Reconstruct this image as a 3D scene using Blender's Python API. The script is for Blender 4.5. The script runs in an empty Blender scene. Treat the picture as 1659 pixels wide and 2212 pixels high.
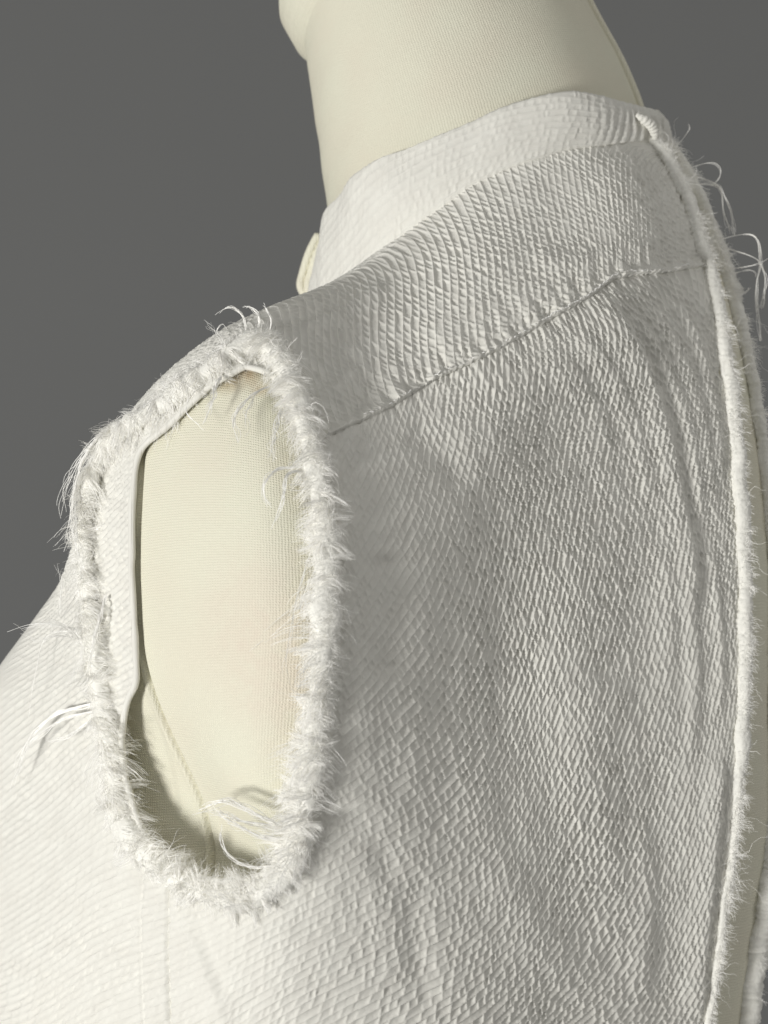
import bpy, math
import numpy as np

sc = bpy.context.scene
RNG = np.random.default_rng(7)

# ------------------------------------------------------------------ camera
FPX, CAMD = 4960.0, 0.80            # focal length in units of a 1659 x 2212 frame, distance to the neck axis
cam_d = bpy.data.cameras.new('camera')
cam = bpy.data.objects.new('camera', cam_d)
sc.collection.objects.link(cam)
cam.location = (0.0, -CAMD, 0.0)
cam.rotation_euler = (math.radians(90), 0, 0)
cam_d.sensor_fit = 'VERTICAL'
cam_d.sensor_height = 24.0
cam_d.lens = FPX / 2212.0 * 24.0
cam_d.clip_start, cam_d.clip_end = 0.02, 50.0
cam_d.dof.use_dof = True
cam_d.dof.focus_distance = 0.692
cam_d.dof.aperture_fstop = 11.0
sc.camera = cam
sc.render.resolution_x, sc.render.resolution_y = 768, 1024

# ------------------------------------------------------------------ light
world = bpy.data.worlds.new('World'); sc.world = world
world.use_nodes = True
bg = world.node_tree.nodes['Background']
bg.inputs[0].default_value = (1.0, 0.985, 0.935, 1)
bg.inputs[1].default_value = 0.20

def area(name, loc, target, size, power, color):
    d = bpy.data.lights.new(name, 'AREA'); d.shape = 'DISK'; d.size = size
    d.energy = power; d.color = color
    o = bpy.data.objects.new(name, d); sc.collection.objects.link(o)
    o.location = loc
    v = np.array(target) - np.array(loc)
    from mathutils import Vector
    o.rotation_euler = Vector(v).to_track_quat('-Z', 'Y').to_euler()
    return o
area('key_lamp', (-1.31, -1.525, -0.52), (0, -0.1, 0), 0.42, 36.0, (1.0, 0.98, 0.935))
area('overhead_fill', (-0.5, -1.5, 1.7), (0, -0.1, 0), 1.6, 6.5, (1.0, 0.985, 0.95))  # added soft fill from above, brings out relief the key misses; no real fixture
area('side_lamp', (1.7, -0.25, 0.45), (0.1, -0.05, 0), 0.6, 4.5, (1.0, 0.97, 0.92))
sc.cycles.diffuse_bounces = 16; sc.cycles.max_bounces = 18
sc.view_settings.view_transform = 'Standard'
sc.view_settings.look = 'None'
sc.view_settings.exposure = 0.0
sc.view_settings.gamma = 1.0

# ------------------------------------------------------------------ geometry helpers
PHI = math.radians(30)
C = np.array([0.0356, 0.0, 0.0])                         # neck axis of the form
L = np.array([-math.sin(PHI), -math.cos(PHI), 0.0])      # towards the form's left shoulder
B = np.array([math.cos(PHI), -math.sin(PHI), 0.0])       # towards its back
UP = np.array([0, 0, 1.0])

def body(l, b, z):                                       # centimetres on the form
    return C + L*l/100 + B*b/100 + UP*z/100
def at(px, py, l):                                       # sight line through a frame point, met at lateral distance l (cm)
    k = (px - 829.5)/FPX
    y = (-(l/100) - 0.5*k*CAMD + 0.5*C[0]) / (math.cos(PHI) + 0.5*k)
    return np.array([k*(CAMD+y), y, -(py-1106.0)/FPX*(CAMD+y)])
def at_y(px, py, y):
    return np.array([(px-829.5)/FPX*(CAMD+y), y, -(py-1106.0)/FPX*(CAMD+y)])
def proj(P):
    d = P[..., 1] + CAMD
    return np.stack([829.5 + P[..., 0]/d*FPX, 1106.0 - P[..., 2]/d*FPX], -1)
def mirror(P):
    s = (P - C) @ L
    return P - 2*s[..., None]*L
def nrm(v):
    return v/np.maximum(np.linalg.norm(v, axis=-1, keepdims=True), 1e-12)

def spline_matrix(n, t):
    """rows that evaluate the natural cubic spline through n unit-spaced knots at t"""
    A = np.zeros((n, n)); R = np.zeros((n, n))
    A[0, 0] = A[-1, -1] = 1
    for i in range(1, n-1):
        A[i, i-1:i+2] = (1, 4, 1); R[i, i-1:i+2] = (6, -12, 6)
    M = np.linalg.solve(A, R)
    i = np.clip(np.floor(t).astype(int), 0, n-2); f = t - i
    W = np.zeros((len(t), n)); r = np.arange(len(t))
    W[r, i] += 1-f; W[r, i+1] += f
    W += ((1-f)**3-(1-f))[:, None]/6*M[i] + (f**3-f)[:, None]/6*M[i+1]
    return W

def smooth(e0, e1, x):
    t = np.clip((x-e0)/(e1-e0), 0, 1); return t*t*(3-2*t)

def hashf(ix, iy, seed=0):
    h = (ix.astype(np.int64)*374761393 + iy.astype(np.int64)*668265263 + seed*144665) & 0x7fffffff
    h = ((h ^ (h >> 13))*1274126177) & 0x7fffffff
    return ((h ^ (h >> 16)) & 0xffff)/65535.0
def vnoise(x, y, seed=0):
    ix = np.floor(x); iy = np.floor(y); fx = x-ix; fy = y-iy
    fx = fx*fx*(3-2*fx); fy = fy*fy*(3-2*fy)
    a = hashf(ix, iy, seed); b = hashf(ix+1, iy, seed); c = hashf(ix, iy+1, seed); d = hashf(ix+1, iy+1, seed)
    return (a*(1-fx)+b*fx)*(1-fy) + (c*(1-fx)+d*fx)*fy - 0.5

def seg_dist(P, line):
    """signed distance of 2d points to a polyline (positive to its right in frame, y down) and position along it 0..1"""
    line = np.array(line, float)
    best = np.full(P.shape[0], 1e9); sgn = np.zeros(P.shape[0]); pos = np.zeros(P.shape[0])
    ln = np.linalg.norm(np.diff(line, axis=0), axis=1); cum = np.r_[0, np.cumsum(ln)]
    for i in range(len(line)-1):
        a = line[i]; d = line[i+1]-a
        t = np.clip(((P-a)@d)/(d@d), 0, 1)
        q = P-(a+t[:, None]*d); dd = np.hypot(q[:, 0], q[:, 1])
        cr = d[0]*(P[:, 1]-a[1]) - d[1]*(P[:, 0]-a[0])
        m = dd < best
        best[m] = dd[m]; sgn[m] = np.sign(cr[m]); pos[m] = (cum[i]+t[m]*ln[i])/cum[-1]
    return best*np.where(sgn == 0, 1, sgn), pos

def inside(P, poly):
    poly = np.array(poly, float); x, y = P[:, 0], P[:, 1]
    r = np.zeros(len(P), bool); j = len(poly)-1
    for i in range(len(poly)):
        xi, yi = poly[i]; xj, yj = poly[j]
        if yi != yj:
            c = ((yi > y) != (yj > y)) & (x < (xj-xi)*(y-yi)/(yj-yi)+xi)
            r ^= c
        j = i
    return r

def crom(pts, n):
    """smooth curve through points, n samples evenly spaced"""
    pts = np.array(pts, float)
    W = spline_matrix(len(pts), np.linspace(0, len(pts)-1, max(20*len(pts), 2*n)))
    q = W @ pts
    s = np.r_[0, np.cumsum(np.linalg.norm(np.diff(q, axis=0), axis=1))]
    t = np.linspace(0, s[-1], n)
    return np.stack([np.interp(t, s, q[:, k]) for k in range(q.shape[1])], -1)

# ------------------------------------------------------------------ object helpers
def link(o, parent=None):
    sc.collection.objects.link(o)
    if parent is not None: o.parent = parent
    return o
def thing(name, label, cat, loc):
    o = bpy.data.objects.new(name, None); link(o)
    o.location = loc; o['label'] = label; o['category'] = cat
    return o
def mesh_obj(name, V, F, mat, parent=None, attrs=None, label=None, kind=None, flat=False):
    V = np.ascontiguousarray(V, np.float32); F = np.ascontiguousarray(F, np.int32)
    m = bpy.data.meshes.new(name)
    if parent is not None and parent.type == 'EMPTY':
        off = np.array(parent.location, np.float32)
    elif parent is not None:
        off = np.array(parent.parent.location, np.float32)
    else:
        off = np.zeros(3, np.float32)
    m.vertices.add(len(V)); m.vertices.foreach_set('co', (V-off).ravel())
    k = F.shape[1]
    m.loops.add(F.size); m.loops.foreach_set('vertex_index', F.ravel())
    m.polygons.add(len(F)); m.polygons.foreach_set('loop_start', np.arange(0, F.size, k, dtype=np.int32))
    m.polygons.foreach_set('use_smooth', np.full(len(F), not flat))
    for an, av in (attrs or {}).items():
        a = m.attributes.new(an, 'FLOAT_VECTOR', 'POINT')
        a.data.foreach_set('vector', np.ascontiguousarray(av, np.float32).ravel())
    m.update(calc_edges=True)
    m.materials.append(mat)
    o = bpy.data.objects.new(name, m); link(o, parent)
    if label: o['label'] = label
    if kind: o['kind'] = kind
    return o
def grid_faces(nr, nc, closed=False):
    i = np.arange(nr-1)[:, None]*nc; j = np.arange(nc if closed else nc-1)[None]
    j2 = (j+1) % nc
    return np.stack([i+j, i+nc+j, i+nc+j2, i+j2], -1).reshape(-1, 4)
def compact(V, F, attrs):
    used = np.zeros(len(V), bool); used[F.ravel()] = True
    idx = np.cumsum(used)-1
    return V[used], idx[F], {k: a[used] for k, a in attrs.items()}
def tube(path, rad, sides, wob=None):
    """rings of points round a path; rad is a scalar or one per ring, wob one factor per ring and side"""
    path = np.array(path, float); n = len(path)
    T = nrm(np.gradient(path, axis=0))
    ref = np.array([0.3, -0.8, 0.5]); Nn = np.zeros_like(T)
    v = nrm(np.cross(np.cross(T[0], ref), T[0]))
    for i in range(n):
        v = nrm(v - (v@T[i])*T[i]); Nn[i] = v
    Bn = np.cross(T, Nn)
    a = np.linspace(0, 2*np.pi, sides, endpoint=False)
    r = np.broadcast_to(np.asarray(rad, float).reshape(-1, 1), (n, sides)).copy()
    if wob is not None: r = r*wob
    V = path[:, None] + r[..., None]*(np.cos(a)[None, :, None]*Nn[:, None] + np.sin(a)[None, :, None]*Bn[:, None])
    return V.reshape(-1, 3), grid_faces(n, sides, True)
def strands(paths, rad0, rad1):
    """paths [N, K, 3] -> one mesh of three-sided fibres that taper"""
    N, K, _ = paths.shape
    T = nrm(np.gradient(paths, axis=1))
    ref = nrm(RNG.normal(size=(N, 1, 3)))
    U = nrm(np.cross(T, ref)); W = np.cross(T, U)
    t = np.linspace(0, 1, K)
    r0 = np.broadcast_to(np.asarray(rad0, float), (N,)); 
    r = r0[:, None]*(1-t)[None] + rad1*t[None]
    a = np.array([0, 2*np.pi/3, 4*np.pi/3])
    V = paths[:, :, None] + r[..., None, None]*(np.cos(a)[None, None, :, None]*U[:, :, None] + np.sin(a)[None, None, :, None]*W[:, :, None])
    f = grid_faces(K, 3, True)
    F = (np.arange(N)[:, None, None]*(K*3) + f[None]).reshape(-1, 4)
    return V.reshape(-1, 3), F

# ------------------------------------------------------------------ materials
def new_mat(name):
    m = bpy.data.materials.new(name); m.use_nodes = True
    nt = m.node_tree; p = nt.nodes['Principled BSDF']
    return m, nt, p
def N(nt, t, **kw):
    n = nt.nodes.new(t)
    for k, v in kw.items(): setattr(n, k, v)
    return n

def fabric_mat():
    m, nt, p = new_mat('crinkled_white_cotton')
    at_ = N(nt, 'ShaderNodeAttribute', attribute_name='weave')
    mp = N(nt, 'ShaderNodeMapping'); mp.inputs['Scale'].default_value = (1, 1, 1)
    nt.links.new(at_.outputs['Vector'], mp.inputs[0])
    w1 = N(nt, 'ShaderNodeTexWave', wave_type='BANDS', bands_direction='X'); w1.inputs['Scale'].default_value = 0.55; w1.inputs['Distortion'].default_value = 1.5
    w1.inputs['Detail'].default_value = 1.0
    w2 = N(nt, 'ShaderNodeTexWave', wave_type='BANDS', bands_direction='Y'); w2.inputs['Scale'].default_value = 0.55; w2.inputs['Distortion'].default_value = 1.5
    nz = N(nt, 'ShaderNodeTexNoise'); nz.inputs['Scale'].default_value = 0.9; nz.inputs['Detail'].default_value = 4
    for x in (w1, w2, nz): nt.links.new(mp.outputs[0], x.inputs['Vector'])
    a = N(nt, 'ShaderNodeMath', operation='ADD'); nt.links.new(w1.outputs['Fac'], a.inputs[0]); nt.links.new(w2.outputs['Fac'], a.inputs[1])
    b = N(nt, 'ShaderNodeMath', operation='MULTIPLY_ADD'); b.inputs[1].default_value = 2.0
    nt.links.new(nz.outputs['Fac'], b.inputs[0]); nt.links.new(a.outputs[0], b.inputs[2])
    sx = N(nt, 'ShaderNodeSeparateXYZ'); nt.links.new(at_.outputs['Vector'], sx.inputs[0])
    dv = N(nt, 'ShaderNodeMath', operation='MULTIPLY'); dv.inputs[1].default_value = 1/8; nt.links.new(sx.outputs[0], dv.inputs[0])
    pp = N(nt, 'ShaderNodeMath', operation='PINGPONG'); pp.inputs[1].default_value = .5; nt.links.new(dv.outputs[0], pp.inputs[0])
    ml = N(nt, 'ShaderNodeMapRange', interpolation_type='SMOOTHSTEP'); ml.inputs['From Max'].default_value = .10; ml.inputs['To Min'].default_value = 4.0; ml.inputs['To Max'].default_value = 0
    nt.links.new(pp.outputs[0], ml.inputs[0])
    b2 = N(nt, 'ShaderNodeMath', operation='ADD'); nt.links.new(b.outputs[0], b2.inputs[0]); nt.links.new(ml.outputs[0], b2.inputs[1]); b = b2
    bu = N(nt, 'ShaderNodeBump'); bu.inputs['Strength'].default_value = 0.4; bu.inputs['Distance'].default_value = 0.00010
    nt.links.new(b.outputs[0], bu.inputs['Height']); nt.links.new(bu.outputs[0], p.inputs['Normal'])
    # slightly uneven bleached white
    n2 = N(nt, 'ShaderNodeTexNoise'); n2.inputs['Scale'].default_value = 0.05; n2.inputs['Detail'].default_value = 3
    nt.links.new(mp.outputs[0], n2.inputs['Vector'])
    cr = N(nt, 'ShaderNodeValToRGB')
    cr.color_ramp.elements[0].position = .3; cr.color_ramp.elements[0].color = (.775, .765, .72, 1)
    cr.color_ramp.elements[1].position = .7; cr.color_ramp.elements[1].color = (.82, .815, .77, 1)
    nt.links.new(n2.outputs['Fac'], cr.inputs[0]); nt.links.new(cr.outputs[0], p.inputs['Base Color'])
    p.inputs['Roughness'].default_value = 0.75
    p.inputs['Specular IOR Level'].default_value = 0.25
    p.inputs['Sheen Weight'].default_value = 0.15
    return m
FABRIC = fabric_mat()

def linen_mat():
    m, nt, p = new_mat('cream_linen')
    at_ = N(nt, 'ShaderNodeAttribute', attribute_name='weave')
    w1 = N(nt, 'ShaderNodeTexWave', wave_type='BANDS', bands_direction='X'); w1.inputs['Scale'].default_value = 0.33; w1.inputs['Distortion'].default_value = 2.6; w1.inputs['Detail'].default_value = 2; w1.inputs['Detail Scale'].default_value = 1.2
    w2 = N(nt, 'ShaderNodeTexWave', wave_type='BANDS', bands_direction='Y'); w2.inputs['Scale'].default_value = 0.40; w2.inputs['Distortion'].default_value = 2.6; w2.inputs['Detail'].default_value = 2; w2.inputs['Detail Scale'].default_value = 1.2
    nz = N(nt, 'ShaderNodeTexNoise'); nz.inputs['Scale'].default_value = .6; nz.inputs['Detail'].default_value = 3
    for x in (w1, w2, nz): nt.links.new(at_.outputs['Vector'], x.inputs['Vector'])
    a = N(nt, 'ShaderNodeMath', operation='MULTIPLY'); nt.links.new(w1.outputs['Fac'], a.inputs[0]); nt.links.new(w2.outputs['Fac'], a.inputs[1])
    b = N(nt, 'ShaderNodeMath', operation='MULTIPLY_ADD'); b.inputs[1].default_value = .8
    nt.links.new(nz.outputs['Fac'], b.inputs[0]); nt.links.new(a.outputs[0], b.inputs[2])
    bu = N(nt, 'ShaderNodeBump'); bu.inputs['Strength'].default_value = 0.6; bu.inputs['Distance'].default_value = 0.0003
    nt.links.new(b.outputs[0], bu.inputs['Height']); nt.links.new(bu.outputs[0], p.inputs['Normal'])
    n2 = N(nt, 'ShaderNodeTexNoise'); n2.inputs['Scale'].default_value = 0.035; n2.inputs['Detail'].default_value = 5
    nt.links.new(at_.outputs['Vector'], n2.inputs['Vector'])
    cr = N(nt, 'ShaderNodeValToRGB')
    cr.color_ramp.elements[0].position = .35; cr.color_ramp.elements[0].color = (.79, .76, .635, 1)
    cr.color_ramp.elements[1].position = .65; cr.color_ramp.elements[1].color = (.80, .79, .66, 1)
    nt.links.new(n2.outputs['Fac'], cr.inputs[0])
    mx = N(nt, 'ShaderNodeMix', data_type='RGBA', blend_type='MULTIPLY'); mx.inputs['Factor'].default_value = 1
    mr = N(nt, 'ShaderNodeMapRange'); mr.inputs['To Min'].default_value = .91; mr.inputs['To Max'].default_value = 1.03
    nt.links.new(a.outputs[0], mr.inputs[0])
    nt.links.new(cr.outputs[0], mx.inputs['A']); nt.links.new(mr.outputs[0], mx.inputs['B'])
    nt.links.new(mx.outputs['Result'], p.inputs['Base Color'])
    p.inputs['Roughness'].default_value = .85; p.inputs['Specular IOR Level'].default_value = .2
    return m
LINEN = linen_mat()

def fibre_mat():
    m, nt, p = new_mat('frayed_cotton_fibre')
    p.inputs['Base Color'].default_value = (.968, .963, .945, 1)
    p.inputs['Roughness'].default_value = 1; p.inputs['Specular IOR Level'].default_value = 0
    return m
FIBRE = fibre_mat()

def cord_mat():
    m, nt, p = new_mat('rolled_raw_edge')
    tc = N(nt, 'ShaderNodeTexCoord')
    nz = N(nt, 'ShaderNodeTexNoise'); nz.inputs['Scale'].default_value = 900; nz.inputs['Detail'].default_value = 5
    nt.links.new(tc.outputs['Object'], nz.inputs['Vector'])
    bu = N(nt, 'ShaderNodeBump'); bu.inputs['Strength'].default_value = .7; bu.inputs['Distance'].default_value = .0005
    nt.links.new(nz.outputs['Fac'], bu.inputs['Height']); nt.links.new(bu.outputs[0], p.inputs['Normal'])
    p.inputs['Base Color'].default_value = (.83, .825, .785, 1)
    p.inputs['Roughness'].default_value = .8; p.inputs['Specular IOR Level'].default_value = .2
    return m
CORD = cord_mat()

def wall_mat():
    m, nt, p = new_mat('grey_paint')
    tc = N(nt, 'ShaderNodeTexCoord')
    nz = N(nt, 'ShaderNodeTexNoise'); nz.inputs['Scale'].default_value = 3; nz.inputs['Detail'].default_value = 6
    nt.links.new(tc.outputs['Object'], nz.inputs['Vector'])
    cr = N(nt, 'ShaderNodeValToRGB')
    cr.color_ramp.elements[0].color = (.172, .176, .178, 1); cr.color_ramp.elements[1].color = (.190, .194, .196, 1)
    nt.links.new(nz.outputs['Fac'], cr.inputs[0]); nt.links.new(cr.outputs[0], p.inputs['Base Color'])
    p.inputs['Roughness'].default_value = .8; p.inputs['Specular IOR Level'].default_value = .2
    return m

# ------------------------------------------------------------------ setting
wy = 1.1
V = np.array([[-2.5, wy, -2], [2.5, wy, -2], [2.5, wy, 2], [-2.5, wy, 2]])
wall = mesh_obj('backdrop_wall', V, np.array([[0, 1, 2, 3]]), wall_mat())
wall['kind'] = 'structure'; wall['label'] = 'plain matt grey wall behind the dress form'

form = thing('dress_form', 'cream linen covered dress form with padded neck inside the white top', 'dress form', body(0, 0, -22))
top = thing('sleeveless_top', 'white crinkled cotton sleeveless top with frayed armhole and split back', 'top', body(0, 0, -22))

# ------------------------------------------------------------------ surface of the garment, left half, centre front to centre back
net = [
 # centre front .. front .. front armhole .. side .. back armhole .. shoulder blade .. back .. centre back
 [body(0,-5.9,5.6), body(3.1,-5.0,6.2), body(4.4,-4.0,6.8), body(5.1,-3.1,7.4), at(800,556,5.95), at(890,490,6.05), at(1010,400,5.6), at(1171,325,4.3), at(1300,303,2.5), at(1410,302,.4)],
 [body(0,-7.2,3.8), body(5.2,-6.6,4.2), body(8.0,-5.0,4.9), body(9.3,-3.2,5.6), at(680,627,9.8), at(790,625,9.6), at(990,570,8.5), at(1210,470,5.6), at(1375,420,3.2), at(1468,400,.6)],
 [body(0,-8.8,1.5), body(7.0,-8.2,2.0), body(11.2,-6.2,3.3), at(395,778,13.4), at(530,708,13.8), at(685,780,13.4), at(945,800,10.9), at(1225,695,7.2), at(1400,635,4.1), at(1535,600,.75)],
 [body(0,-10.5,-2), body(8.2,-10.3,-1.5), body(12.4,-8.0,-.7), at(225,1010,14.7), at(455,960,16.0), at(700,1000,15.1), at(975,1030,11.4), at(1192,950,7.8), at(1390,890,4.4), at(1577,850,1.05)],
 [body(0,-12,-5.5), body(9.3,-13.0,-5), at(75,1385,12.7), at(205,1330,15.2), at(450,1300,16.6), at(722,1300,15.75), at(1008,1300,10.8), at(1218,1265,7.6), at(1414,1225,4.4), at(1605,1200,1.3)],
 [body(0,-13,-9), body(10,-15,-8.5), at(55,1650,13.6), at(225,1610,15.3), at(445,1620,16.5), at(712,1600,15.75), at(1018,1600,10.7), at(1222,1575,7.6), at(1416,1560,4.4), at(1603,1550,1.35)],
 [body(0,-13.3,-12.5), body(10.2,-15.5,-12), at(45,1900,14.3), at(230,1900,15.4), at(440,1910,16.0), at(690,1900,15.3), at(1010,1890,10.8), at(1205,1875,7.6), at(1393,1860,4.4), at(1578,1850,1.25)],
 [body(0,-13,-16.5), body(10,-14.5,-16), at(10,2230,14.6), at(190,2230,15.4), at(410,2230,15.6), at(665,2230,14.6), at(990,2230,10.8), at(1180,2230,7.5), at(1357,2230,4.3), at(1528,2230,1.15)],
 [body(0,-12,-21.5), body(9.5,-13,-21), at(0,2650,14.0), at(170,2650,14.8), at(385,2650,15.0), at(640,2650,14.1), at(965,2650,10.7), at(1152,2650,7.4), at(1325,2650,4.3), at(1490,2650,1.1)],
]
net = np.array(net)                                       # rows u, columns v
NU, NV = net.shape[:2]
def surf(u, v):
    return np.einsum('ia,jb,abk->ijk', spline_matrix(NU, u), spline_matrix(NV, v), net)
def grid_normals(P):
    du = np.gradient(P, axis=0); dv = np.gradient(P, axis=1)
    return nrm(np.cross(du, dv))

def samples(n, axis, step, lo=0):
    """parameters along one axis whose steps are about `step` metres on the middle of the net"""
    t = np.linspace(lo, n-1, 4000)
    if axis == 0: Q = np.einsum('ia,abk->ibk', spline_matrix(NU, t), net[:, 3:])
    else: Q = np.einsum('jb,abk->jak', spline_matrix(NV, t), net[2:8])
    s = np.r_[0, np.cumsum(np.linalg.norm(np.diff(Q, axis=0), axis=-1).mean(1))]
    k = max(int(s[-1]/step), 2)
    return np.interp(np.linspace(0, s[-1], k), s, t)

# lookup from a frame point to the smooth surface
LU, LV = np.linspace(0, NU-1, 500), np.linspace(1.5, NV-1, 620)
LP = surf(LU, LV); LN = grid_normals(LP)
if (LN[250, 400]*(np.array([0, -CAMD, 0])-LP[250, 400])).sum() < 0: NSIGN = -1.0
else: NSIGN = 1.0
LN = LN*NSIGN; LQ = proj(LP)
_face = (LN*(np.array([0, -CAMD, 0])-LP)).sum(-1) > 0
_fp, _fq, _fn = LP[_face], LQ[_face], LN[_face]
_fu = np.broadcast_to(LU[:, None], LQ.shape[:2])[_face]; _fv = np.broadcast_to(LV[None], LQ.shape[:2])[_face]
def on_surface(pts):
    """frame points -> positions and normals on the garment's smooth surface"""
    pts = np.atleast_2d(np.array(pts, float)); P = []; Nn = []
    for q in pts:
        d = ((_fq-q)**2).sum(1) + 2e5*np.maximum(_fp[:, 1], -0.02)          # prefer the near side
        i = int(np.argmin(d)); P.append(_fp[i]); Nn.append(_fn[i])
    return np.array(P), np.array(Nn)

ARMHOLE = [(530,795),(440,850),(345,940),(302,985),(288,1150),(293,1350),(298,1470),(284,1500),(270,1560),(268,1640),(288,1730),(330,1825),(400,1880),(480,1903),(556,1893),(600,1850),(640,1750),(665,1600),(685,1400),(690,1200),(675,1050),(640,900),(590,815)]
YOKE = [(1560,560),(1500,578),(1400,592),(1330,600),(1276,640),(1179,695),(1054,767),(954,812),(879,857),(829,887),(770,912),(700,945),(640,965)]
SIDE = [(372,1850),(362,1960),(360,2060),(366,2230),(375,2800)]
YOKE_L = crom(YOKE, 22); ARM_C = crom(ARMHOLE+[ARMHOLE[0]], 160)

# ---- fabric coordinates: ridge phase a and cross-ridge phase b, fitted to the run of the ridges over the cloth
def fit_phase(samples_, which, deg_u=4, deg_v=5):
    def basis(u, v):
        x, y = u/(NU-1)*2-1, v/(NV-1)*2-1
        Tu = np.polynomial.chebyshev.chebvander(x, deg_u); Tv = np.polynomial.chebyshev.chebvander(y, deg_v)
        return (Tu[:, :, None]*Tv[:, None, :]).reshape(len(u), -1)
    A = []; R = []
    for (px, py, al, sp) in samples_:
        d = ((_fq-np.array([px, py]))**2).sum(1) + 2e5*np.maximum(_fp[:, 1], -0.02); i = int(np.argmin(d))
        u, v = np.array([_fu[i]]), np.array([_fv[i]]); e = 1e-3
        def q(u, v): return proj(surf(u, v))[0, 0]
        Ju = (q(u+e, v)-q(u-e, v))/(2*e); Jv = (q(u, v+e)-q(u, v-e))/(2*e)
        if which == 'b': al = al-115; sp = 12+0.5*sp
        ar = math.radians(al); g = np.array([math.sin(ar), math.cos(ar)])/sp
        Bu = (basis(u+e, v)-basis(u-e, v))[0]/(2*e); Bv = (basis(u, v+e)-basis(u, v-e))[0]/(2*e)
        A += [Bu/np.linalg.norm(Ju), Bv/np.linalg.norm(Jv)]; R += [g@Ju/np.linalg.norm(Ju), g@Jv/np.linalg.norm(Jv)]
    A = np.array(A); R = np.array(R)
    k = (np.arange(deg_u+1)[:, None]**2+np.arange(deg_v+1)[None]**2).reshape(-1)*2e-5
    co = np.linalg.solve(A.T@A+np.diag(k*np.trace(A.T@A)/A.shape[1]*.02+1e-9), A.T@R)
    return lambda u, v: basis(u, v)@co
BACK_S = [(1000,900,78,15),(900,1000,72,15),(1150,900,80,13.5),(1280,1000,80,13),(1130,1100,77,13),(1400,800,84,12),(1500,700,92,10),(1540,1000,95,9.5),(1450,1200,82,11),(800,1100,60,16),(780,1350,50,16.8),(900,1350,55,16),(1020,1300,66,14),(1200,1400,70,12.5),(1400,1500,75,11),(1550,1500,85,9.5),(780,1650,42,16.5),(950,1650,48,15.5),(1100,1700,60,13),(1300,1700,64,12),(1500,1800,75,10),(700,1950,28,17),(850,1950,36,16),(1000,1950,42,15),(1200,2000,52,13),(1400,2000,60,11.5),(1500,2100,68,10),(600,2050,22,17),(450,2100,22,17),(800,2150,28,16),(1000,2150,35,15),(1200,2150,45,13.5),(300,2000,30,16),(200,2000,33,15),(100,1900,35,14),(50,1750,38,13),(180,1700,36,15),(150,2150,32,15),(110,1500,40,12)]
YOKE_S = [(800,700,97,17),(900,700,102,17),(1000,600,102,17),(900,800,92,16.5),(780,820,94,17),(1100,620,98,16),(1200,500,100,15),(1350,400,95,12),(1420,400,86,9),(1300,560,93,13),(1450,520,92,9),(700,700,99,17),(1150,430,102,14),(640,720,98,17),(700,650,100,17),(780,625,101,17),(860,580,102,17),(950,500,103,16),(700,800,95,17),(1030,430,103,15),(880,640,102,17)]
phase = {('yoke', 'a'): fit_phase(YOKE_S, 'a', 2, 3), ('yoke', 'b'): fit_phase(YOKE_S, 'b', 2, 3), ('back', 'a'): fit_phase(BACK_S, 'a'), ('back', 'b'): fit_phase(BACK_S, 'b')}

def crinkle(a, b, seed=0):
    """relief of the crinkled weave, about 0..1: long sharp ridges, irregular slanted cross pleats between them"""
    a = a + .22*vnoise(a*.13, b*.13, seed+1) + .18*vnoise(a*.55, b*.6, seed+2)
    col = np.floor(a); fa = a-col
    d = np.minimum(fa, 1-fa)
    off = hashf(col, np.zeros_like(col), seed+4)*.7
    bb = b + off - .22*fa + 1.1*vnoise(col*3.7, b*.7, seed+5)
    row = np.floor(bb); fb = bb-row
    keep = hashf(col, row, seed+6); up = hashf(col, row+1, seed+6)
    g = fb**.8
    wall = np.sin(np.pi*g)**.45
    wall = np.where((g < .5) & (keep < .16), 1, wall); wall = np.where((g > .5) & (up < .16), 1, wall)
    low = np.where(g < .5, keep, up)
    wall = 1-(1-wall)*(.75+.6*low).clip(0, 1.25)
    fs = fa**.85
    pit = np.sin(np.pi*fs)**.45*(wall-.2)*(.6+.7*hashf(col, row, seed+8))
    pit = pit + .35*np.sin(np.pi*fs)**2*(keep-.5)*(fb-.5)
    rid = np.exp(-d/.07)*(.25+.35*vnoise(a*.45+7, b*.7, seed+3))
    return rid - pit, a

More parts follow.
